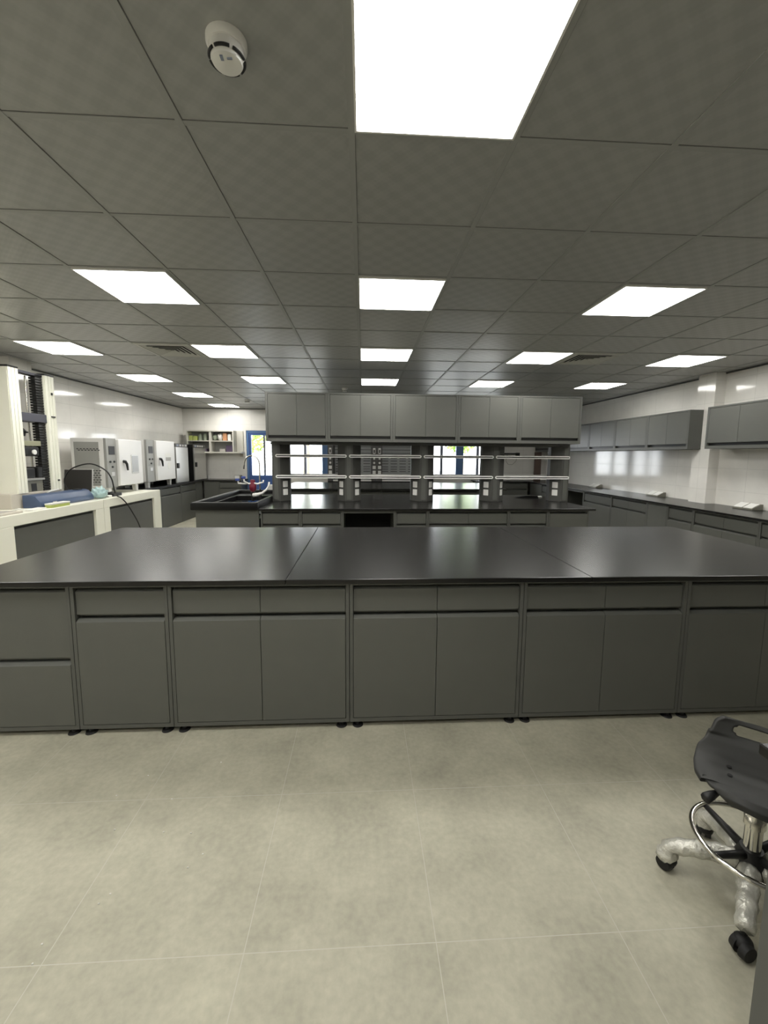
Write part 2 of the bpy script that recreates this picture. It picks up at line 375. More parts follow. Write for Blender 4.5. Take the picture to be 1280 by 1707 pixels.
# ------------------------------------------------------------------ ceiling fittings
def ceiling_light(i, j, label):
    x, y = GX0+.6*(i+.5), GY0+.6*(j+.5)
    t = thing('ceiling_light', label, 'ceiling light', (x, y, H_CEIL-.004), group='square LED ceiling panels')
    f = MB(); z0, z1 = -.008, .008
    a, c = .2885, .281
    f.box(-a, -c, -a, a, z0, z1); f.box(c, a, -a, a, z0, z1); f.box(-c, c, -a, -c, z0, z1); f.box(-c, c, c, a, z0, z1)
    obj('frame', f, whitepl, t, local=True)
    obj('diffuser', MB().box(-c, c, -c, c, -.004, .005), LIGHT, t, local=True)
    return t
L0 = ceiling_light(0, -1, 'largest-looking square LED panel, at the top edge, nearest the viewer')
for i, j, lab in [
    (0, 2, 'LED panel in the middle column, second from the viewer, above the near island'),
    (0, 5, 'LED panel in the middle column, third from the viewer'),
    (0, 8, 'small-looking LED panel in the middle column, directly above the hanging cabinets'),
    (-3, 2, 'large LED panel on the left, nearer of the column left of centre'),
    (-3, 5, 'LED panel touching the left air vent'),
    (-3, 8, 'LED panel left of the hanging cabinets, third in the column left of centre'),
    (3, 2, 'large LED panel on the right, nearer of the column right of centre'),
    (3, 5, 'LED panel touching the right air vent'),
    (3, 8, 'LED panel over the right end of the hanging cabinets, behind the right air vent'),
    (-6, 5, 'leftmost LED panel, above the testing machine'),
    (-6, 8, 'LED panel in the far left column, second one, above the ovens'),
    (-6, 11, 'LED panel in the far left column, third one'),
    (-6, 14, 'farthest LED panel, closest to the back wall at left'),
    (6, 5, 'rightmost LED panel, in front of the right wall pillar'),
    (6, 8, 'second LED panel along the right wall, above the far wall cabinets')]:
    dup(L0, (GX0+.6*(i+.5), GY0+.6*(j+.5), H_CEIL-.004), lab)

# panels of the same grid that light the room from outside the picture
for i, j, lab in [(-6, 2, 'LED panel above the near white bench, outside the left frame edge'), (6, 2, 'LED panel outside the right frame edge'),
                  (-3, -1, 'LED panel above left, outside the frame'), (-6, -1, 'LED panel by the left wall, outside the frame'),
                  (-3, -4, 'LED panel behind the viewer at left'), (0, -4, 'LED panel right behind the viewer'), (-6, -4, 'LED panel behind the viewer by the left wall')]:
    dup(L0, (GX0+.6*(i+.5), GY0+.6*(j+.5), H_CEIL-.004), lab)

def vent(i, j, label):
    x, y = GX0+.6*(i+.5), GY0+.6*(j+.5)
    t = thing('air_vent', label, 'air vent', (x, y, H_CEIL-.004), group='square air diffusers in the ceiling')
    def ring(mb, a, w, zo, zi, th):
        # a slanted square ring: outer half-size a at height zo, inner a-w at zi
        for s in range(4):
            M = Matrix.Rotation(s*PI/2, 4, 'Z'); b = bmesh.new()
            P = [(-a, -a, zo), (a, -a, zo), (a-w, -(a-w), zi), (-(a-w), -(a-w), zi)]
            lo = [b.verts.new(p) for p in P]; hi = [b.verts.new((p[0], p[1], p[2]+th)) for p in P]
            b.faces.new(lo); b.faces.new(hi[::-1])
            for k in range(4): b.faces.new([lo[k], hi[k], hi[(k+1) % 4], lo[(k+1) % 4]])
            bmesh.ops.recalc_face_normals(b, faces=b.faces[:]); mb._merge(b, M)
    f = MB(); ring(f, .288, .045, -.004, -.012, .006); obj('frame', f, gratem, t, local=True)
    for k in range(5):
        l = MB(); ring(l, .236-.045*k, .036, -.012, -.001, .003); obj('louvre', l, gratem, t, local=True)
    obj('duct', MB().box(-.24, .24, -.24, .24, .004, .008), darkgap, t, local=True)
    return t
vent(-4, 5, 'square air vent with louvres on the left, next to an LED panel')
vent(4, 5, 'square air vent with louvres on the right, next to an LED panel')

def detector(x, y, label, sc=1.0):
    t = thing('smoke_detector', label, 'smoke detector', (x, y, H_CEIL+.002), group='smoke detectors')
    obj('base', MB().lathe([(0, 0), (.056*sc, 0), (.056*sc, -.012), (.05*sc, -.02), (0, -.02)], n=36), whitepl, t, local=True, smooth=40)
    hd = obj('sensor_head', MB().lathe([(0, -.02), (.045*sc, -.02), (.047*sc, -.045), (.04*sc, -.058), (.02*sc, -.062), (0, -.062)], n=36), whitepl, t, local=True, smooth=40)
    for k in range(6):
        a0 = k*PI/3+.09; pts = [(.0478*sc*math.cos(a0+.86*s/6), .0478*sc*math.sin(a0+.86*s/6), -.048) for s in range(7)]
        obj('smoke_slot', MB().tube(pts, .0042*sc, 6), blackpl, hd, local=True, smooth='all')
    obj('indicator', MB().box(-.012, -.004, -.03, -.015, -.0635, -.0605).box(.006, .02, -.024, -.019, -.0635, -.0605), greyfr, hd, local=True)
    return t
detector(-.386, 1.325, 'white round smoke detector under plastic film, nearest, at upper left')
detector(-.324, 7.45, 'small far smoke detector just above the middle of the hanging cabinets')
detector(-2.5, 9.25, 'tiny far smoke detector left of the hanging cabinets')

# ------------------------------------------------------------------ cabinets
def front_panel(x0, x1, z0, z1, f=-.001):
    """drawer or door front, local frame (front at y=0): flat face with a slanted finger lip along its top"""
    return MB().prism([(f, z0), (f, z1-.013), (f+.024, z1), (f+.04, z1), (f+.04, z0)], 'X', x0, x1, .0012)

FOOT = None
def foot_mesh():
    return MB().cyl((0, 0, 0), (0, 0, .008), .03, .026, 20).cyl((0, 0, .008), (0, 0, .034), .012, None, 12)
def base_cab(label, w, depth, root, rz=0, units=1, kind='drawer_door', ztop=.822, zbot=.03, feet=True, group=None, name='base_cabinet'):
    t = thing(name, label, 'cabinet', (root[0], root[1], 0), rz, group)
    s = .019; g = .0035
    zt = ztop
    c = MB()
    c.box(g/2, s, 0, depth, zbot, zt); c.box(w-s, w-g/2, 0, depth, zbot, zt)
    c.box(s, w-s, 0, depth, zbot, zbot+.022); c.box(s, w-s, depth-.012, depth, zbot+.022, zt)
    c.box(s, w-s, 0, .03, zt-.014, zt); c.box(s, w-s, .1, depth-.012, zt-.014, zt)
    zm = .648
    if kind == 'drawer_door': c.box(s, w-s, .03, .055, zm, zm+.018)
    if kind == 'two_drawers': c.box(s, w-s, .028, .05, .413, .431)
    if kind == 'drawer_top': c.box(s, w-s, .001, .03, zm, zm+.013)
    c.box(s, w-s, .055, .065, zbot+.022, zt-.014)         # dust panel behind the fronts
    obj('carcass', c, paint_dk, t, local=True)
    x0, x1 = s+.003, w-s-.003
    cuts = [x0+(x1-x0)*k/units for k in range(units+1)]
    for a, b in zip(cuts, cuts[1:]):
        a_, b_ = a+(.0015 if a > x0 else 0), b-(.0015 if b < x1 else 0)
        if kind in ('drawer_door', 'drawer_top'):
            obj('drawer', front_panel(a_, b_, zm+.013, zt-.026, .011), paint, t, local=True)
            obj('door', front_panel(a_, b_, zbot+.025, zm-.011), paint, t, local=True)
        elif kind == 'two_drawers':
            obj('drawer', front_panel(a_, b_, .428, zt-.026, .011), paint, t, local=True)
            obj('drawer', front_panel(a_, b_, zbot+.025, .404), paint, t, local=True)
        elif kind == 'door':
            obj('door', front_panel(a_, b_, zbot+.025, zt-.03), paint, t, local=True)
        elif kind == 'plain':
            obj('door', MB().box(a_, b_, .002, .03, zbot+.025, zt-.018, .0012), paint, t, local=True)
    if feet:
        for fx in (.045, w-.045):
            for fy in (.022, depth-.06):
                f = foot_mesh(); bmesh.ops.translate(f.bm, vec=(fx, fy, 0), verts=f.bm.verts[:])
                obj('foot', f, blackrb, t, local=True, smooth=40)
    return t

# --- near island
YN = 2.14
near = [(-2.07, -1.507, 1, 'two_drawers', 'near island cabinet at far left, two deep drawers stacked'),
        (-1.507, -1.017, 1, 'drawer_door', 'narrow near island cabinet with one drawer over one door'),
        (-1.017, -.072, 2, 'drawer_door', 'double near island cabinet left of centre, right of the narrow one'),
        (-.072, .879, 2, 'drawer_door', 'double near island cabinet in the middle of the front'),
        (.879, 1.814, 2, 'drawer_door', 'double near island cabinet right of centre'),
        (1.814, 2.76, 2, 'drawer_door', 'near island cabinet at far right, cut by the frame behind the stool')]
for a, b, n, k, lab in near:
    base_cab(lab, b-a, 1.46, (a, YN), 0, n, k, group='near island cabinets')
def worktop(label, x0, x1, y0, y1, z0=.823, z1=.85, cut=None, name='worktop'):
    return tag(obj(name, MB().box(x0, x1, y0, y1, z0, z1, .003), blacktop), label, 'worktop', cut)
worktop('left third of the black near island worktop', -2.105, -.4025, 2.11, 3.68, cut='near island worktop slabs')
worktop('middle third of the black near island worktop', -.3995, 1.2385, 2.11, 3.68, cut='near island worktop slabs')
worktop('right third of the black near island worktop', 1.2415, 2.9, 2.11, 3.68, cut='near island worktop slabs')

# --- second island with sink
YM = 4.985
isl = [(-1.23, -.757, 1, 'drawer_door', 'second island cabinet right beside the sink unit'),
       (-.757, -.252, 1, 'drawer_door', 'second island cabinet left of the dark knee space'),
       (.392, .797, 1, 'drawer_door', 'narrow second island cabinet right of the dark knee space'),
       (.797, 1.812, 2, 'drawer_door', 'second island double cabinet with two drawers side by side'),
       (1.812, 2.31, 1, 'drawer_door', 'second island cabinet next to the right end one'),
       (2.31, 2.83, 1, 'door', 'second island cabinet at the right end, one plain door')]
for a, b, n, k, lab in isl: base_cab(lab, b-a, 1.7, (a, YM), 0, n, k, feet=False, zbot=0.0, group='second island cabinets')
k = thing('knee_space_frame', 'dark open knee space in the second island front', 'frame', (.07, YM, 0))
fr = MB(); fr.box(-.252, -.235, YM, YM+1.7, 0, .822); fr.box(.375, .392, YM, YM+1.7, 0, .822); fr.box(-.235, .375, YM, YM+1.7, .79, .822)
obj('frame', fr, paint_dk, k); obj('back_panel', MB().box(-.235, .375, YM+.6, YM+.62, 0, .79), darkgap, k)  # back panel is near-black: the shade of the opening put into its colour
worktop('black worktop of the second island under the shelf rack', -1.245, 2.9, 4.95, 6.74)
# sink unit
s = thing('sink_unit', 'black resin sink unit with raised rim at left end of second island', 'sink', (-1.63, 5.8, 0))
cb = MB(); cb.box(-1.99, -1.25, YM, 6.72, 0, .72); cb.box(-1.99, -1.25, YM, YM+.02, .72, .83); cb.box(-1.99, -1.97, YM+.02, 6.72, .72, .83)
obj('cabinet', cb, paint, s)
sk = MB(); zt = .925
sk.box(-2.03, -1.248, 4.93, 5.0, .832, zt, .012); sk.box(-2.03, -1.248, 6.68, 6.75, .832, zt, .012)
sk.box(-2.03, -1.96, 4.99, 6.69, .832, zt, .012); sk.box(-1.3, -1.248, 4.99, 6.69, .832, zt, .012)
obj('rim', sk, blackres, s, smooth=30)
bs = MB(); bs.box(-1.965, -1.295, 4.995, 5.3, .80, .87); bs.box(-1.965, -1.295, 6.3, 6.685, .80, .87); bs.box(-1.965, -1.9, 5.3, 6.3, .80, .87)
bs.box(-1.9, -1.295, 5.3, 6.3, .725, .74)
obj('basin', bs, blackres, s)
tp = MB(); gx, gy = -1.44, 5.85
arc = [(gx, gy, .87), (gx, gy, 1.1), (gx, gy, 1.33)] + [(gx-.105+.105*math.cos(a), gy, 1.35+.125*math.sin(a)) for a in [PI*k/14 for k in range(0, 15)]] + [(gx-.215, gy, 1.29)]
tap = thing('lab_tap', 'tall chrome gooseneck tap standing in the black sink', 'tap', (gx, gy, .87))
obj('spout', MB().tube(arc, .0105, 12), chrome, tap, smooth='all')
obj('base', MB().cyl((gx, gy, .85), (gx, gy, .93), .026, .02), blackpl, tap, smooth=40)
tb = thing('lab_tap', 'two-handled tap with blue levers and dark red body in the sink', 'tap', (-1.52, 5.78, .87))
obj('stem', MB().cyl((-1.52, 5.78, .85), (-1.52, 5.78, .98), .022, .03), blackpl, tb, smooth=40)
obj('body', MB().lathe([(0, 0), (.02, 0), (.045, .03), (.048, .09), (.03, .12), (.034, .16), (0, .17)], (-1.52, 5.78, .98)), redm, tb, smooth=50)
for a, (x1, y1, z1) in enumerate([(-1.70, 5.72, 1.13), (-1.62, 5.72, 1.16), (-1.38, 5.8, 1.14)]):
    ar = obj('arm', MB().tube([(-1.52, 5.78, 1.1), ((x1-1.52)/2, 5.75, 1.09), (x1, y1, z1-.03), (x1, y1, z1)], .011, 8), alu, tb, smooth='all')
    if a < 2: obj('handle', MB().box(x1-.035, x1+.02, y1-.02, y1+.02, z1, z1+.035, .008), bluepl, ar)
hz = MB().tube([(-1.5, 5.72, .935), (-1.44, 5.70, .945), (-1.37, 5.68, .97), (-1.31, 5.68, 1.02), (-1.28, 5.68, 1.07), (-1.275, 5.68, 1.12)], [.03, .026, .017, .014, .013, .012], 10)
tag(obj('hose', hz, whitepl, smooth='all'), 'white curved hose lying over the sink rim beside the rack', 'hose')
tag(obj('dish_tray', MB().box(-1.53, -1.29, 6.70, 6.74, .926, 1.01, .004), whitepl), 'white tray standing on the rear rim of the sink', 'tray')

# --- reagent rack on the second island
RY = 5.92
rk = thing('reagent_rack', 'dark two-tier shelf rack with white rails on the second island', 'rack', (.85, RY, .85))
PX = [-1.19, -.195, .845, 1.865, 2.875]
def octo(cx, half=0):
    a, b = .162, .055
    if half == 0: return [(cx-b, RY-.18), (cx+b, RY-.18), (cx+a, RY-.05), (cx+a, RY+.05), (cx+b, RY+.18), (cx-b, RY+.18), (cx-a, RY+.05), (cx-a, RY-.05)]
    if half > 0: return [(cx-b, RY-.18), (cx+b, RY-.18), (cx+a, RY-.05), (cx+a, RY+.05), (cx+b, RY+.18), (cx-b, RY+.18)]
    return [(cx-b, RY-.18), (cx+b, RY-.18), (cx+b, RY+.18), (cx-b, RY+.18), (cx-a, RY+.05), (cx-a, RY-.05)]
Z_POST = 1.63
for n, cx in enumerate(PX):
    hf = 1 if n == 0 else (-1 if n == 4 else 0)
    po = obj('post', MB().prism(octo(cx, hf), 'Z', .85, Z_POST, .003), postm, rk)
    obj('front_strip', MB().box(cx-.03, cx+.03, RY-.186, RY-.179, .87, Z_POST-.01, .002), paint_dk, po)
    for sgn in ((1,) if hf > 0 else (-1,) if hf < 0 else (-1, 1)):
        p0 = Vector((cx+sgn*.055, RY-.18)); p1 = Vector((cx+sgn*.162, RY-.05)); nn = Vector((sgn*.13, -.107)).normalized()
        mid = (p0+p1)/2
        for zc in (.975, 1.085):
            b = bmesh.new(); bmesh.ops.create_cube(b, size=1, matrix=Matrix.Diagonal((.082, .008, .085, 1)))
            bmesh.ops.bevel(b, geom=b.edges[:], offset=.003, segments=2, affect='EDGES')
            mb = MB(); ang = math.atan2((p1-p0).y, (p1-p0).x) if sgn > 0 else math.atan2((p0-p1).y, (p0-p1).x)
            mb._merge(b, Matrix.Translation((mid.x+nn.x*.003, mid.y+nn.y*.003, zc)) @ Matrix.Rotation(ang, 4, 'Z'))
            # socket slots
            obj('socket', mb, whitepl, po)
SH = [(1.478, 'upper'), (1.193, 'lower')]
RX = [(-1.195, -.225), (-.195, .81), (.84, 1.83), (1.86, 2.93)]
for zc, _ in SH:
    for x0, x1 in RX:
        sh = obj('shelf', MB().box(x0+.02, x1-.02, RY-.165, RY+.165, zc-.006, zc+.006), glassm if False else paint, rk)
        for ys in (-1, 1):
            yr = RY+ys*.18
            h = .021
            ends = [(x1-h+h*math.cos(a), zc+h*math.sin(a)) for a in [-PI/2+PI*k/8 for k in range(9)]] + [(x0+h+h*math.cos(a), zc+h*math.sin(a)) for a in [PI/2+PI*k/8 for k in range(9)]]
            obj('rail', MB().prism(ends, 'Y', yr-ys*.014, yr+ys*.012), alu, sh, smooth=40)
            obj('dark_inlay', MB().box(x0+.017, x1-.017, yr+ys*.011, yr+ys*.014, zc-.0065, zc+.0065), blackpl, sh)
obj('top_beam', MB().box(-1.26, 2.93, RY-.17, RY+.17, Z_POST, 1.662), paint_dk, rk)

def wall_cab(label, w, h, depth, root, rz, units=2, group=None, name='wall_cabinet', ztop=None):
    """hanging cabinet: frame, doors stopping above a dark finger recess"""
    t = thing(name, label, 'cabinet', root, rz, group)
    s = .03; c = MB()
    c.box(.001, s, 0, depth, 0, h); c.box(w-s, w-.001, 0, depth, 0, h)
    c.box(s, w-s, 0, depth, h-.02, h); c.box(s, w-s, 0, depth, 0, .04); c.box(s, w-s, depth-.012, depth, .04, h-.02)
    obj('carcass', c, paint_dk, t, local=True)
    obj('finger_recess', MB().box(s, w-s, .032, .04, .04, .09), blackpl, t, local=True)
    x0, x1 = s+.003, w-s-.003
    for k in range(units):
        a, b = x0+(x1-x0)*k/units, x0+(x1-x0)*(k+1)/units
        obj('door', MB().box(a+(.0015 if k else 0), b-(.0015 if k < units-1 else 0), .001, .022, .078, h-.024, .0012), paint, t, local=True)
    return t
UX = [-1.262, -.462, .391, 1.259, 2.09, 2.94]
for n, lab in enumerate(['hanging cabinet at the left end of the rack', 'hanging cabinet second from the left above the rack', 'hanging cabinet in the middle above the rack',
                         'hanging cabinet second from the right above the rack', 'hanging cabinet at the right end of the rack']):
    wall_cab('dark grey double-door '+lab, UX[n+1]-UX[n], .628, .8, (UX[n], 5.5, 1.665), 0, group='hanging cabinets over the second island')

# black scoop lying at the right end of the second island
sc = thing('scoop', 'black tapered scoop lying on second island near the right post', 'scoop', (2.62, 6.3, .85))
obj('blade', MB().prism([(2.35, .852), (2.42, .865), (2.55, .885), (2.72, .878), (2.74, .852)], 'Y', 6.27, 6.36, .004), blackpl, sc)
obj('handle_tip', MB().box(2.74, 2.8, 6.29, 6.33, .852, .873, .004), whitepl, sc)

# --- third island (far)
for a, b, lab in [(-1.55, -.6, 'third island cabinet at its left end'), (-.6, .35, 'third island cabinet left of centre'), (.35, 1.3, 'third island cabinet right of centre'), (1.3, 2.25, 'third island cabinet second from its right end'), (2.25, 2.75, 'narrow third island cabinet at its right end')]:
    base_cab('dark '+lab+', glimpsed through the rack', b-a, 1.75, (a, 7.94), 0, 2 if b-a > .6 else 1, 'drawer_door', feet=False, zbot=0.0, group='third island cabinets')
worktop('black third island worktop glimpsed between the rack posts', -1.6, 2.8, 7.9, 9.72)

# --- fume hoods on the back wall
def hood(x0, x1, lab):
    t = thing('fume_hood', lab, 'fume hood', ((x0+x1)/2, 10.5, 0), group='fume hoods at the back wall')
    y0, y1 = 10.12, YB-.06
    cb = MB(); cb.box(x0, x1, y0+.05, y1, 0, .82); obj('base_cabinet', cb, paint, t)
    obj('worktop', MB().box(x0, x1, y0, y1, .82, .85), blacktop, t)
    ba = MB(); ba.box(x0+.03, x1-.03, y1-.12, y1-.1, .85, 2.25)
    bf = obj('baffle', ba, grayhood, t)
    sl = MB()
    for z in (1.06, 1.12, 1.18, 1.26, 1.33, 1.40):
        for k in range(4):
            xa = x0+.12+(x1-x0-.24)*k/4; sl.box(xa+.03, xa+(x1-x0-.24)/4-.03, y1-.125, y1-.119, z, z+.014)
    for z in (1.46, 1.53, 1.62, 1.7): sl.box(x0+.04, x1-.04, y1-.125, y1-.119, z, z+.01)
    obj('baffle_slots', sl, blackpl, bf)
    for xa, xb, sx in ((x0, x0+.13, 0), (x1-.13, x1, 0)):
        p = obj('control_column', MB().box(xa, xb, y0, y1, .85, 2.3), hoodfr, t)
        xm = (xa+xb)/2
        obj('switch', MB().box(xm-.03, xm+.03, y0-.012, y0, 1.52, 1.66, .004), whitepl, p)
        obj('switch_rocker', MB().box(xm-.015, xm+.015, y0-.016, y0-.01, 1.54, 1.62), blackpl, p)
        for z in (1.30, 1.40): obj('valve_knob', MB().cyl((xm, y0, z), (xm, y0-.03, z), .026, .022, 16), whitepl, p, smooth=40)
        for z in (1.15, 1.03): obj('socket', MB().box(xm-.038, xm+.038, y0-.01, y0, z, z+.08, .003), whitepl, p)
    obj('sill', MB().box(x0+.13, x1-.13, y0-.02, y0+.08, .85, .885, .006), alu, t)
    obj('canopy', MB().box(x0, x1, y0-.02, y1, 2.3, 2.52), paint, t)
hood(-.86, .335, 'left fume hood with slotted grey back, seen through the rack')
hood(.337, 1.5, 'right fume hood with slotted grey back, seen through the rack')

# ------------------------------------------------------------------ right wall run
XC = 4.27
def rcab(y0, y1, n, kind, lab): base_cab(lab, y1-y0, .54 if 5.4 < y0 < 5.84 else .69, (XC, y1), -PI/2, n, kind, feet=False, zbot=0.0, group='right wall base cabinets')
rcab(6.85, 7.75, 1, 'drawer_door', 'right wall base cabinet beside the dark knee space')
rcab(5.95, 6.85, 2, 'drawer_door', 'right wall base cabinet with two drawers left of the plain panel')
rcab(5.53, 5.95, 1, 'plain', 'plain-fronted right wall base cabinet before the pillar')
rcab(5.07, 5.53, 1, 'drawer_door', 'narrow right wall base cabinet with one drawer below the pillar')
rcab(4.17, 5.07, 2, 'drawer_door', 'right wall base cabinet with two drawers right of the pillar')
rcab(3.27, 4.17, 2, 'drawer_door', 'right wall base cabinet cut off by the right frame edge')
rcab(8.75, 9.65, 2, 'drawer_door', 'right wall base cabinet beyond the dark knee space')
rcab(9.65, 10.33, 1, 'plain', 'plain right wall base cabinet in the far corner')
kn = thing('knee_space_frame', 'dark open knee space under the right wall counter', 'frame', (4.6, 8.25, 0))
obj('frame', MB().box(XC, XR-.01, 7.752, 7.77, 0, .822).box(XC, XR-.01, 8.73, 8.748, 0, .822).box(XC, XC+.03, 7.765, 8.735, .795, .822), paint_dk, kn)
obj('back_panel', MB().box(XR-.06, XR-.04, 7.77, 8.73, 0, .822), darkgap, kn)  # shade under the counter is painted as a near-black sheet
worktop('long black worktop along the right wall, in front of the pillar', 4.235, 4.815, 3.25, 10.33)
f = MB(); f.box(4.816, XR-.002, 3.25, 5.535, .823, .85, .002); tag(obj('worktop', f, blacktop), 'black worktop strip against the right wall, nearer side of the pillar', 'worktop')
f = MB(); f.box(4.816, XR-.002, 5.845, 10.33, .823, .85, .002); tag(obj('worktop', f, blacktop), 'black worktop strip against the right wall, beyond the pillar', 'worktop')
# back counter at right
base_cab('back wall base cabinet right of the right window, far corner', 1.28, .6, (2.95, 10.38), 0, 2, 'drawer_door', feet=False, zbot=0.0, group='back wall base cabinets')
worktop('black worktop in the far right corner by the back wall', 2.9, XR-.002, 10.335, YB-.002)

def rwc(y0, y1, lab, z0=1.612, h=.555, depth=.345): wall_cab(lab, y1-y0, h, depth, (4.62, y1, z0), -PI/2, 2, group='wall cabinets on the right wall')
rwc(5.70, 6.57, 'first wall cabinet left of the right pillar')
rwc(6.57, 7.44, 'second wall cabinet left of the right pillar')
rwc(7.44, 8.31, 'third wall cabinet left of the right pillar')
rwc(8.31, 9.18, 'fourth wall cabinet left of the pillar, half hidden by the rack')
rwc(9.18, 10.05, 'right wall cabinet hidden behind the rack, second from back corner')
rwc(10.05, 10.95, 'farthest right wall cabinet, seen through the rack at the corner')
rwc(4.44, 5.40, 'wall cabinet right of the pillar, nearest the viewer')
rwc(3.48, 4.44, 'wall cabinet at the right frame edge, mostly cut off')

def socket_box(x, y, lab):
    t = thing('socket_box', lab, 'socket', (x, y, .85), group='wedge socket boxes on the right counter')
    prof = [(-.07, 0), (.07, 0), (.07, .075), (.04, .075), (-.07, .02)]
    obj('body', MB().prism(prof, 'Y', -.14, .14, .003), socketg, t, local=True)
    for y0, y1 in ((-.125, -.01), (.01, .125)):
        sl = math.atan2(.055, .11)
        b = bmesh.new(); bmesh.ops.create_cube(b, size=1, matrix=Matrix.Diagonal((.115, y1-y0, .008, 1)))
        mb = MB(); mb._merge(b, Matrix.Translation((-.017, (y0+y1)/2, .049)) @ Matrix.Rotation(-sl, 4, 'Y')); obj('socket_plate', mb, whitepl, t, local=True)
    return t
s0 = socket_box(4.86, 4.93, 'wedge-shaped double socket box on right counter, nearest, right of pillar')
dup(s0, (4.86, 6.58, .85), 'wedge-shaped double socket box on right counter, just left of the pillar')
dup(s0, (4.86, 8.38, .85), 'wedge-shaped double socket box on right counter, farthest, beside the rack')

# back wall bracket with hanging wire and brown board in the corner
br = thing('wall_bracket', 'black wall bracket with hanging thin wires on the back wall', 'bracket', (3.9, YB-.05, 1.4))
obj('arm', MB().box(3.72, 4.14, YB-.16, YB-.002, 1.53, 1.57, .008), blackpl, br)
obj('end_block', MB().box(4.08, 4.16, YB-.17, YB-.05, 1.48, 1.58, .01), blackpl, br)
obj('wire', MB().tube([(4.1, YB-.12, 1.48), (4.08, YB-.12, 1.36), (3.98, YB-.12, 1.26), (3.87, YB-.12, 1.27), (3.8, YB-.12, 1.36), (3.84, YB-.12, 1.53)], .004, 6), hoodfr, br, smooth='all')
tag(obj('board', MB().box(4.6, 4.78, YB-.1, YB-.07, .851, 1.6, .003), brown), 'brown upright board on the counter in the far right corner', 'board')

# ------------------------------------------------------------------ left side
XW = -3.615
def white_bench(y0, y1, lab, legs, xb=-4.6, name='white_bench'):
    t = thing(name, lab, 'bench', (-4.1, (y0+y1)/2, 0), group='white framed equipment benches')
    obj('top', MB().box(xb, XW, y0, y1, .73, .85, .006), cream, t)
    for a, b in legs: obj('leg', MB().box(xb+.01, XW+.001, a, b, 0, .73, .003), cream, t)
    return t
white_bench(3.85, 5.925, 'white framed bench carrying the testing machine', [(3.85, 4.43), (5.75, 5.925)], -4.295)
white_bench(5.93, 7.55, 'white framed bench carrying the nearer oven', [(5.93, 6.06), (7.32, 7.55)])
def lcab(y0, y1, n, kind, lab, xf, **kw): base_cab(lab, y1-y0, .58, (xf, y0), PI/2, n, kind, feet=False, zbot=0.0, group='left side base cabinets', **kw)
lcab(4.435, 5.745, 1, 'door', 'dark cabinet set under the nearer white bench', XW-.03, ztop=.728)
lcab(6.065, 7.315, 1, 'door', 'dark cabinet set under the farther white bench', XW-.03, ztop=.728)
XLc = -3.96
lcab(7.56, 8.3, 1, 'drawer_door', 'left wall base cabinet right after the white bench', XLc)
lcab(8.3, 9.2, 1, 'drawer_door', 'left wall base cabinet below the second oven', XLc)
lcab(9.2, 10.0, 1, 'drawer_door', 'left wall base cabinet below the incubators', XLc)
lcab(10.0, 10.4, 1, 'plain', 'plain left wall base cabinet in the back left corner', XLc)
worktop('dark worktop along the left wall under the ovens', XL+.002, -3.93, 7.555, YB-.002)
base_cab('plain corner cabinet on the back wall at left', .36, .55, (-3.93, 10.42), 0, 1, 'plain', feet=False, zbot=0.0, group='back wall base cabinets')
base_cab('back wall base cabinet with drawer beside the blue door', .55, .55, (-3.57, 10.42), 0, 1, 'drawer_door', feet=False, zbot=0.0, group='back wall base cabinets')
worktop('short dark worktop on the back wall left of the door', -3.928, -3.01, 10.39, YB-.002)
sb = thing('socket_box', 'small white socket box on back counter left of the door', 'socket', (-3.22, 10.85, .85))
obj('body', MB().box(-3.3, -3.14, 10.8, 10.94, .85, .95, .004), socketg, sb); obj('socket_plate', MB().box(-3.29, -3.17, 10.79, 10.8, .865, .94, .003), whitepl, sb)
tag(obj('paper_cup', MB().lathe([(0, 0), (.028, 0), (.035, .08), (.03, .08), (.025, .006), (0, .006)], (-3.99, 10.93, .85)), paperm, smooth=40), 'small white cup beside the far incubator in the corner', 'cup')

# --- universal testing machine
um = thing('testing_machine', 'tall white twin-column testing machine with black bellows on white bench', 'machine', (-4.2, 5.23, .85))
FX = -3.96
obj('base', MB().box(-4.29, FX-.01, 4.86, 5.66, .85, 1.02, .006), beige, um)
def column(y0, y1, xd, nm):
    c = MB(); c.box(xd, FX-.012, y0, y1, 1.02, 2.45)
    co = obj('column', c, cream, um)
    w_ = (y1-y0)
    st = MB()
    for k in range(3): st.box(FX-.012, FX, y0+w_*k/3+.004, y0+w_*(k+1)/3-.004, 1.02, 2.45, .002)
    obj('front_strips', st, cream, co)
    obj('cap', MB().box(xd, FX, y0, y1, 2.45, 2.47), blackpl, co)
    return co
c1 = column(4.96, 5.105, -4.285, 'near'); c2 = column(5.50, 5.655, -4.08, 'far')
obj('hinge', MB().box(FX, FX+.012, 5.585, 5.605, 2.22, 2.25), blackpl, c2)
obj('hinge', MB().box(FX, FX+.012, 5.56, 5.62, 1.94, 1.955), blackpl, c2)
obj('hinge', MB().box(FX, FX+.012, 5.585, 5.61, 1.13, 1.15), blackpl, c2)
bel = MB()
for k in range(44):
    z = 1.02+k*.0325; bel.prism([(z, 0)]*0 or [(-4.07, 5.385), (FX-.03, 5.385), (FX-.03, 5.498), (-4.07, 5.498)], 'Z', z, z+.026, .004)
bel.box(-4.05, FX-.045, 5.4, 5.49, 1.02, 2.44)
obj('bellows', bel, bodyblk, um)
obj('top_beam', MB().box(-4.1, FX-.03, 5.105, 5.5, 2.425, 2.452), purple, um)
cr = obj('crosshead', MB().box(-4.16, FX-.012, 5.105, 5.5, 1.865, 1.965, .004), purple, um)
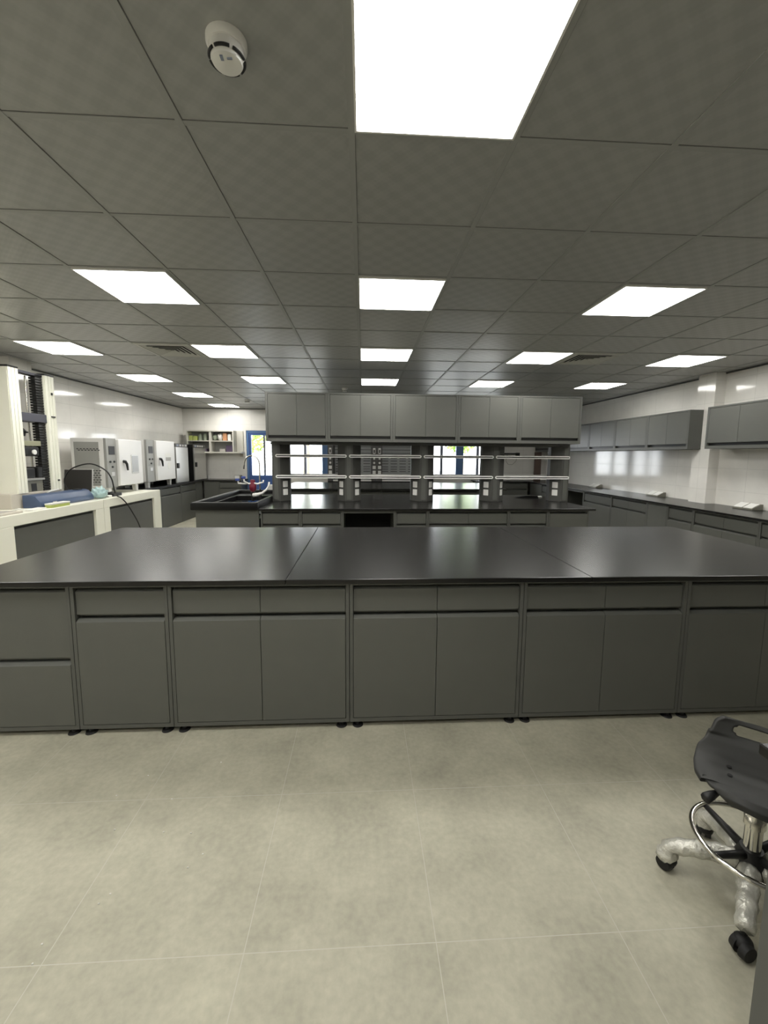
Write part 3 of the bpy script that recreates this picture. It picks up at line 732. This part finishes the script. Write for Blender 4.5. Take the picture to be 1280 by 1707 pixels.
obj('load_cell', MB().cyl((-4.09, 5.22, 1.865), (-4.09, 5.22, 1.79), .018).cyl((-4.09, 5.22, 1.79), (-4.09, 5.22, 1.75), .03, .06).cyl((-4.09, 5.22, 1.75), (-4.09, 5.22, 1.69), .06, .045).cyl((-4.09, 5.22, 1.69), (-4.09, 5.22, 1.66), .02).cyl((-4.18, 5.22, 1.735), (-4.0, 5.22, 1.735), .009), blackpl, cr, smooth=40)
obj('guide_rod', MB().cyl((-4.1, 5.375, 1.02), (-4.1, 5.375, 2.42), .01), chrome, um, smooth=40)
obj('middle_plate', MB().box(-4.18, FX-.02, 5.11, 5.38, 1.575, 1.635, .004), olive, um)
gp = obj('upper_grip', MB().box(-4.15, FX-.03, 5.13, 5.36, 1.45, 1.57, .02), blackpl, um); obj('grip_insert', MB().cyl((FX-.035, 5.27, 1.5), (FX-.015, 5.27, 1.5), .03), whitepl, gp)
obj('lower_plate', MB().box(-4.18, FX-.02, 5.11, 5.40, 1.16, 1.185, .003), steel, um)
obj('lower_grip', MB().box(-4.15, FX-.03, 5.11, 5.27, 1.185, 1.31, .015).box(-4.15, FX-.03, 5.31, 5.385, 1.185, 1.32, .01), blackpl, um)
obj('lower_housing', MB().box(-4.2, FX-.04, 5.11, 5.39, 1.02, 1.16, .004), socketg, um); obj('housing_slot', MB().box(FX-.042, FX-.036, 5.2, 5.28, 1.03, 1.12), blackpl, um)
obj('side_hook', MB().tube([(-4.2, 4.955, 1.19), (-4.2, 4.9, 1.2), (-4.19, 4.9, 1.24), (-4.16, 4.9, 1.32)], [.008, .012, .018, .012], 8), blackpl, um, smooth='all')

# --- things on the near white bench
cs = thing('instrument_case', 'long blue instrument case lying in front of the testing machine', 'case', (-3.84, 5.42, .85))
prof = [(-3.945, .85), (-3.745, .85), (-3.735, .875), (-3.75, .92), (-3.80, .985), (-3.84, 1.0), (-3.945, 1.0)]
obj('body', MB().prism(prof, 'Y', 4.98, 5.93, .006), bluecs, cs, smooth=30)
obj('latch', MB().box(-3.738, -3.728, 5.16, 5.22, .895, .91, .002), silver, cs)
obj('clip', MB().box(-3.9, -3.83, 5.75, 5.84, 1.0, 1.012, .003), blackpl, cs)
obj('handle_strap', MB().tube([(-3.9, 5.3, 1.0), (-3.88, 5.33, 1.02), (-3.86, 5.45, 1.035)], [.008, .012, .01], 8), paperm, cs, smooth='all')
gb = thing('carton', 'yellow-green carton with white lid at the white bench edge', 'box', (-3.67, 5.12, .85))
obj('body', MB().box(-3.715, -3.635, 5.0, 5.3, .85, .885, .002), greenb, gb); obj('lid', MB().box(-3.717, -3.633, 4.998, 5.302, .885, .902, .002), paperm, gb)
kb = thing('keyboard', 'beige flat keyboard at the left frame edge on white bench', 'keyboard', (-3.8, 4.5, .85))
obj('body', MB().box(-3.9, -3.66, 4.25, 4.62, .85, .872, .006), beige, kb); obj('keys', MB().box(-3.84, -3.72, 4.36, 4.56, .872, .877), keygrey, kb)
tag(obj('adapter', MB().box(-3.75, -3.65, 4.74, 4.94, .85, .868, .004), paperm), 'white flat adapter between keyboard and yellow-green carton', 'adapter')
tag(obj('pen', MB().tube([(-3.83, 4.68, .855), (-3.77, 4.7, .88), (-3.72, 4.72, .862)], .008, 8), paperm, smooth='all'), 'white bent cable end behind the flat adapter', 'cable')

# laptop
lp = thing('laptop', 'open laptop with blank dark screen, in front of the grey oven side', 'laptop', (-4.05, 6.08, .85))
obj('base', MB().box(-4.28, -3.89, 5.96, 6.10, .85, .868, .004), silver, lp)
scn = MB(); b = bmesh.new(); bmesh.ops.create_cube(b, size=1, matrix=Matrix.Translation((0, 0, .2)) @ Matrix.Diagonal((.385, .012, .40, 1)))
Ml = Matrix.Translation((-4.07, 6.11, .868)) @ Matrix.Rotation(math.radians(4), 4, 'Z') @ Matrix.Rotation(math.radians(-8), 4, 'X')
scn._merge(b, Ml); so = obj('lid', scn, silver, lp)
scn = MB(); b = bmesh.new(); bmesh.ops.create_cube(b, size=1, matrix=Matrix.Translation((0, -.007, .202)) @ Matrix.Diagonal((.362, .003, .375, 1))); scn._merge(b, Ml)
obj('screen', scn, screenm, so)
# teal plastic bag
bg = MB(); b = bmesh.new(); bmesh.ops.create_icosphere(b, subdivisions=4, radius=1)
rnd = random.Random(3)
for v in b.verts:
    n = v.co.normalized(); k = 1+.18*math.sin(7*n.x+3*n.y)*math.cos(5*n.z+6*n.y)+.1*math.sin(17*n.x)*math.sin(13*n.y+4*n.z)
    v.co = Vector((n.x*.085*k, n.y*.13*k, max(0, n.z*.5+.5)*.15*k))
bg._merge(b, Matrix.Translation((-3.755, 6.08, .851))); tag(obj('plastic_bag', bg, teal, smooth='all'), 'crumpled pale teal plastic bag beside the blue case', 'bag')
pw = thing('power_adapter', 'black power adapter with tangled leads in front of the oven', 'adapter', (-3.75, 6.42, .85))
obj('body', MB().box(-3.80, -3.71, 6.32, 6.55, .85, .90, .008), blackpl, pw)
obj('leads', MB().tube([(-3.85+.06*math.sin(k*.9), 6.35+.07*math.cos(k*.7)+.004*k, .862+.05*abs(math.sin(k*.55))) for k in range(26)], .008, 6), blackpl, pw, smooth='all')
tag(obj('crumpled_paper', MB().box(-3.80, -3.70, 6.2, 6.29, .85, .88, .012), paperm), 'white crumpled paper between teal bag and black adapter', 'paper')
# black cable: loop and drop over the bench front
def smooth_path(P, n=8):
    out = []
    P = [Vector(p) for p in P]
    for i in range(len(P)-1):
        p0 = P[max(i-1, 0)]; p1 = P[i]; p2 = P[i+1]; p3 = P[min(i+2, len(P)-1)]
        for k in range(n):
            t = k/n
            out.append(.5*((2*p1)+(p2-p0)*t+(2*p0-5*p1+4*p2-p3)*t*t+(3*p1-p0-3*p2+p3)*t**3))
    out.append(P[-1]); return out
def pix_y(x, y, Y): pass
cbl = smooth_path([(-4.0, 6.0, .875), (-4.065, 5.965, .953), (-4.124, 5.96, 1.02), (-4.131, 5.96, 1.145), (-4.025, 5.96, 1.278), (-3.78, 5.955, 1.346), (-3.585, 5.955, 1.264), (-3.505, 5.96, 1.139), (-3.5, 6.0, .975), (-3.56, 6.15, .885), (-3.585, 6.3, .835), (-3.585, 6.45, .72), (-3.585, 6.6, .55), (-3.58, 6.72, .38), (-3.575, 6.79, .2), (-3.57, 6.81, .012)])
tag(obj('power_cable', MB().tube(cbl, .009, 8), blackpl, smooth='all'), 'black cable looping up and hanging down the white bench front', 'cable')

# --- drying ovens
def oven(xf, y0, y1, z0, z1, dep, lab, detail, leg=.1):
    t = thing('drying_oven', lab, 'oven', ((2*xf-dep)/2, (y0+y1)/2, .85), group='drying ovens')
    w_ = y1-y0
    obj('body', MB().box(xf-dep, xf-.05, y0, y1, z0, z1, .008), ovenw, t)
    sp = obj('side_panel', MB().box(xf-dep+.05, xf-.12, y0-.006, y0+.002, z0+.03, z1-.06, .002), oveng, t)
    ven = MB()
    for r, zz in enumerate([z1-.17, z1-.19] + [z0+.08+.035*k for k in range(6)]):
        for k in range(7): ven.box(xf-dep+.09+k*.048+(r % 2)*.02, xf-dep+.09+k*.048+.03+(r % 2)*.02, y0-.0075, y0-.005, zz, zz+.012)
    if detail: obj('vent_slots', ven, blackpl, sp)
    ym = y0+w_*.27
    cp = obj('control_panel', MB().box(xf-.05, xf-.01, y0, ym, z0, z1, .003), oveng, t)
    yc = (y0+ym)/2
    obj('display', MB().box(xf-.011, xf-.004, yc-.07, yc+.08, z1-.25, z1-.12, .002), blackpl, cp)
    for a, b in ((-.05, .36), (.05, .36), (0, .44)): obj('button', MB().cyl((xf-.012, yc+a, z1-b), (xf+.004, yc+a, z1-b), .016), blackpl, cp, smooth=40)
    obj('rating_plate', MB().box(xf-.011, xf-.006, yc-.03, yc+.05, z1-.58, z1-.52), silver, cp)
    dr = obj('door', MB().box(xf-.05, xf+.03, ym+.006, y1, z0+.01, z1-.008, .012), ovenw, t)
    hy = ym+.11
    obj('handle', MB().tube([(xf+.03, hy, z1-.36), (xf+.06, hy, z1-.36), (xf+.065, hy+.03, z1-.40), (xf+.065, hy+.05, z1-.5)], [.026, .024, .02, .014], 8), blackpl, dr, smooth='all')
    if detail:
        obj('window_frame', MB().box(xf+.028, xf+.036, ym+.33, ym+.55, z1-.56, z1-.25, .004), silver, dr)
        obj('window', MB().box(xf+.034, xf+.038, ym+.35, ym+.53, z1-.54, z1-.27), ovenglass, dr)
    else:
        obj('notice', MB().box(xf+.03, xf+.032, ym+.34, ym+.56, z1-.32, z1-.25), paperm, dr); obj('notice', MB().box(xf+.03, xf+.032, ym+.36, ym+.58, z1-.40, z1-.33), keygrey, dr)
        obj('sticker', MB().cyl((xf+.03, ym+.5, z1-.5), (xf+.033, ym+.5, z1-.5), .07), paperm, dr)
    for a in (y0+.06, y1-.12):
        for b in (xf-dep+.05, xf-.11):
            obj('leg', MB().prism([(a, z0), (a+.09, z0), (a+.075, .85), (a+.02, .85)], 'X', b, b+.06), ovenw, t)
    return t
oven(-3.88, 6.53, 7.47, .965, 1.72, .53, 'nearer drying oven, white door with window and grey slotted side', True)
oven(-3.99, 7.92, 8.98, .955, 1.745, .53, 'farther drying oven with notices stuck on its white door', False)
# --- incubators
def incub(y0, y1, lab):
    t = thing('incubator', lab, 'incubator', (-4.28, (y0+y1)/2, .85), group='incubators')
    xf = -4.0
    obj('body', MB().box(-4.56, xf, y0, y1, .85, 1.71, .005), bodyblk, t)
    dr = obj('door', MB().box(xf, xf+.03, y0, y1, .865, 1.63, .004), steel, t)
    obj('handle', MB().box(xf+.03, xf+.06, y0+.02, y0+.09, 1.18, 1.29, .006), blackpl, dr)
    cp = obj('control_strip', MB().box(xf, xf+.02, y0, y1, 1.635, 1.705, .002), hoodfr, t)
    for k, (a, b) in enumerate(((.06, .16), (.2, .3), (.36, .4), (.46, .56))): obj('display', MB().box(xf+.02, xf+.023, y0+a, y0+b, 1.65, 1.69), [greyfr, silver, paperm, silver][k], cp)
    return t
incub(9.06, 9.67, 'nearer black incubator with brushed steel door')
incub(10.02, 10.74, 'farther black incubator with brushed steel door, in the corner')

# --- wall shelf
ws = thing('wall_shelf', 'pale open wall shelf with four compartments on the back wall', 'shelf', (-3.83, YB-.15, 1.55))
x0, x1, z0, z1 = -4.42, -3.26, 1.545, 2.08; yf, yb = YB-.3, YB-.004
c = MB(); c.box(x0, x0+.03, yf, yb, z0, z1); c.box(x1-.03, x1, yf, yb, z0, z1); c.box(x0+.03, x1-.03, yf, yb, z1-.03, z1); c.box(x0-.0, x1+.18, yf-.02, yb, z0-.035, z0)
c.box(x1, x1+.16, yb-.03, yb, z0, z1)
obj('carcass', c, shelfm, ws)
obj('divider', MB().box(-3.87, -3.82, yf+.01, yb, z0, z1-.03), shelfm, ws); obj('middle_shelf', MB().box(x0+.03, -3.87, yf+.01, yb, 1.80, 1.825).box(-3.82, x1-.03, yf+.01, yb, 1.80, 1.825), shelfm, ws)
obj('back_panel', MB().box(x0+.03, x1-.03, yb-.012, yb, z0, z1-.03), oveng, ws)
for nm, x, w_, zb, h, m_, lab, ct in [
    ('carton', -4.33, .09, 1.825, .12, greenb, 'first yellow-green carton in the top left of the wall shelf', 'box'),
    ('carton', -4.23, .09, 1.825, .11, greenb, 'second yellow-green carton in the top left of the wall shelf', 'box'),
    ('jar', -4.12, .1, 1.825, .17, pale_g, 'pale green jar in the top left compartment beside cartons', 'jar'),
    ('jar', -4.0, .1, 1.825, .18, pale_g, 'pale green jar in the top left compartment by the divider', 'jar'),
    ('plastic_bag', -3.75, .11, 1.825, .15, pale_g, 'greenish bag in the top right compartment by the divider', 'bag'),
    ('plastic_bag', -3.62, .14, 1.825, .18, paperm, 'white bag in the middle of the top right compartment', 'bag'),
    ('carton', -3.49, .1, 1.825, .19, orange, 'orange printed carton in the top right compartment', 'box'),
    ('carton', -3.38, .08, 1.825, .16, paperm, 'white carton at the right end of the top shelf', 'box'),
    ('tray', -4.1, .3, 1.545, .08, plum, 'dark tray in the lower left compartment of the wall shelf', 'tray'),
    ('sponge', -3.56, .14, 1.545, .07, keygrey, 'grey folded cloth in the lower right compartment', 'cloth'),
    ('glove_box', -3.39, .16, 1.545, .16, plum, 'dark purple box in the lower right compartment', 'box')]:
    if nm == 'jar':
        tag(obj('jar', MB().lathe([(0, 0), (w_/2, 0), (w_/2, h*.75), (w_*.3, h*.85), (w_*.3, h), (0, h)], (x, YB-.17, zb)), m_, smooth=50), lab, ct)
    elif nm == 'plastic_bag':
        q = MB(); b = bmesh.new(); bmesh.ops.create_icosphere(b, subdivisions=3, radius=1)
        for v in b.verts:
            n = v.co.normalized(); k2 = 1+.15*math.sin(9*n.x+4*n.z)*math.cos(7*n.y+x)
            v.co = Vector((n.x*w_/2*k2, n.y*.08*k2, (n.z*.5+.5)*h*k2))
        q._merge(b, Matrix.Translation((x, YB-.17, zb))); tag(obj(nm, q, m_, smooth='all'), lab, ct)
    else: tag(obj(nm, MB().box(x-w_/2, x+w_/2, YB-.25, YB-.08, zb, zb+h, .006), m_), lab, ct)

# ------------------------------------------------------------------ near bench corner at right
wt = base_cab('dark side of the nearest cabinet at the lower right edge', 1.2, 1.75, (.93, -.95), 0, 2, 'drawer_door', feet=True)
worktop('corner of the nearest worktop at the right frame edge, in front of the stool', .908, 2.2, -.98, .831)

# ------------------------------------------------------------------ stool
SX, SY = 1.318, 1.190
st = thing('lab_stool', 'black lab stool with handle slot, chrome foot ring and film-wrapped legs', 'stool', (SX, SY, 0))
BA = math.radians(50)                        # direction the raised seat back points to
ex = Vector((math.cos(BA-PI/2), math.sin(BA-PI/2), 0)); ey = Vector((math.cos(BA), math.sin(BA), 0))
def seat_pt(u, s):
    # s: 0 front edge .. 1 back edge, along the seat profile; u: -1..1 across
    prof = [(-.142, -.036), (-.138, -.015), (-.118, -.002), (-.075, .003), (-.015, -.004), (.05, -.006), (.10, .004), (.135, .028), (.158, .058), (.176, .088), (.186, .104)]
    wid = [.075, .105, .132, .158, .175, .178, .172, .146, .128, .116, .09]
    f = s*(len(prof)-1); i = min(int(f), len(prof)-2); t = f-i
    y = prof[i][0]*(1-t)+prof[i+1][0]*t; z = prof[i][1]*(1-t)+prof[i+1][1]*t; w_ = wid[i]*(1-t)+wid[i+1]*t
    edge = abs(u)**4
    bow = .028*u*u if s < .3 else 0.018*u*u*(1 if s > .75 else .3)
    z += -.014*edge*(1 if s < .62 else 0) - .006*(1-u*u)*(1 if .2 < s < .6 else 0)
    return ex*(u*w_) + ey*(y + (bow if s < .3 else -bow)) + Vector((0, 0, z))
sm = MB(); b = sm.bm; NU, NS = 24, 40
V = [[b.verts.new(Vector((SX, SY, .425)) + seat_pt(-1+2*i/NU, j/NS)) for i in range(NU+1)] for j in range(NS+1)]
for j in range(NS):
    for i in range(NU):
        u = -1+2*(i+.5)/NU; s_ = (j+.5)/NS
        if .80 < s_ < .90 and abs(u) < (.5 if .82 < s_ < .88 else .42): continue       # hand slot
        b.faces.new([V[j][i], V[j][i+1], V[j+1][i+1], V[j+1][i]])
for v in [v for v in b.verts if not v.link_faces]: b.verts.remove(v)
se = obj('seat', sm, seatm, st, smooth='all')
so_ = se.modifiers.new('thick', 'SOLIDIFY'); so_.thickness = .022; so_.offset = -1
sub = se.modifiers.new('sub', 'SUBSURF'); sub.levels = 1; sub.render_levels = 2
for (u, y) in ((-.075, .045), (-.075, -.005), (.065, .045), (.065, -.005)):
    p = Vector((SX, SY, .4155)) + ex*u + ey*y
    obj('seat_hole', MB().cyl(p, p+Vector((0, 0, .003)), .0075), darkgap, se, smooth=40)
obj('mechanism', MB().box(SX-.075, SX+.075, SY-.075, SY+.075, .372, .398, .005), blackpl, st)
lv = MB(); p0 = Vector((SX, SY, .382)); dl = (ex*-.12+ey*-.14)
lv.tube([p0+ex*-.03, p0+ex*-.1+ey*-.06, p0+ex*-.125+ey*-.10, p0+ex*-.14+ey*-.125], [.006, .006, .014, .016], 8)
obj('height_lever', lv, blackpl, st, smooth='all')
obj('column_sleeve', MB().cyl((SX, SY, .27), (SX, SY, .375), .030, None, 28), chrome, st, smooth=40)
obj('gas_column', MB().cyl((SX, SY, .13), (SX, SY, .275), .0245, None, 28), chrome, st, smooth=40)
RZ = .20; RR = .166
ringc = Vector((SX+.0, SY, RZ))
obj('foot_ring', MB().tube([ringc + Vector((RR*math.cos(2*PI*k/48), RR*math.sin(2*PI*k/48), 0)) for k in range(48)], .0085, 12, closed=True), chrome, st, smooth='all')
for a in (100, 190, 280, 10):
    a = math.radians(a); d2 = Vector((math.cos(a), math.sin(a), 0)); nrm = Vector((-d2.y, d2.x, 0))
    ar = MB(); ar.tube([Vector((SX, SY, .165))+d2*.02, Vector((SX, SY, .178))+d2*.08, Vector((SX, SY, RZ-.004))+d2*RR], [.015, .012, .009], 8)
    obj('ring_bracket', ar, blackpl, st, smooth='all')
obj('hub', MB().lathe([(0, 0), (.05, 0), (.055, .03), (.04, .07), (.032, .09), (0, .09)], (SX, SY, .095)), blackpl, st, smooth=40)
rnd = random.Random(5)
for a in (79.5, 151.5, 223.5, 295.5, 7.5):
    a = math.radians(a); d2 = Vector((math.cos(a), math.sin(a), 0)); rr = .215
    pts = []; rad = []
    for k in range(12):
        t = k/11; pts.append(Vector((SX, SY, 0)) + d2*(.035+(rr-.02)*t) + Vector((0, 0, .128-.042*t*t))); rad.append(.031-.006*t+.0025*math.sin(k*2.1+a*3))
    if math.degrees(a) < 200 and math.degrees(a) > 60:
        for t_, z_, r_ in ((.225, .066, .030), (.238, .05, .031), (.244, .035, .024)):
            pts.append(Vector((SX, SY, z_)) + d2*t_); rad.append(r_)
    lg = obj('leg', MB().tube(pts, rad, 12), film, st, smooth='all')
    e = Vector((SX, SY, 0)) + d2*rr
    nrm = Vector((-d2.y, d2.x, 0)); wh = MB()
    cdir = (nrm*.8+d2*.6).normalized()
    for sg in (-1, 1):
        ce = e + d2*.018 + Vector((0, 0, .027))
        wh.cyl(ce+cdir*sg*.006, ce+cdir*sg*.024, .027, .023, 24)
    wh.cyl(e+Vector((0, 0, .03)), e+Vector((0, 0, .08)), .009)
    wh.ball(e+d2*.01+Vector((0, 0, .038)), .026, (1, 1, .8))
    obj('caster', wh, blackrb, lg, smooth=40)

# crumbs on the floor at left
cm = MB(); rnd = random.Random(11)
for (x, y) in [(-1.0, 1.83), (-.83, 1.69), (-.69, 1.9), (-.99, 1.55), (-.79, 1.53), (-.68, 1.52), (-.6, 1.43), (-.635, 1.38), (-.86, 1.30), (-.88, 1.27), (-.98, 1.16), (-.97, 1.11), (-1.08, 1.72)]:
    cm.ball((x, y, .0025), .0028, (1.2, 1, .9), 8)
o = obj('floor_crumbs', cm, paperm); tag(o, 'tiny white crumbs scattered on the floor at left', 'debris'); o['kind'] = 'stuff'

# ------------------------------------------------------------------ world, camera, colour
W = bpy.data.worlds.new('World'); S.world = W; W.use_nodes = True
bgN = W.node_tree.nodes['Background']; bgN.inputs['Color'].default_value = (0.93, 0.97, 1.0, 1); bgN.inputs['Strength'].default_value = 9.5

f, yaw, pitch, roll, H = 688.08, .0554, .1121, -.0076, 1.5
cx, cy = 643.0, 835.6
fw = Vector((math.sin(yaw)*math.cos(pitch), math.cos(yaw)*math.cos(pitch), -math.sin(pitch)))
rt = Vector((math.cos(yaw), -math.sin(yaw), 0)); dn = fw.cross(rt)
r2 = rt*math.cos(roll)+dn*math.sin(roll); d2 = -rt*math.sin(roll)+dn*math.cos(roll)
cam = bpy.data.cameras.new('camera'); co = bpy.data.objects.new('camera', cam); C.objects.link(co)
M = Matrix((r2, -d2, -fw)).transposed().to_4x4(); M.translation = Vector((0, 0, H)); co.matrix_world = M
cam.sensor_fit = 'HORIZONTAL'; cam.sensor_width = 36; cam.lens = f/1280*36
cam.shift_x = -(cx-640)/1280; cam.shift_y = (cy-853.5)/1280
cam.clip_start = .02; cam.clip_end = 200
S.camera = co
S.view_settings.view_transform = 'Standard'; S.view_settings.look = 'None'
S.view_settings.exposure = 0.0; S.view_settings.gamma = 1; S.view_settings.use_curve_mapping = False
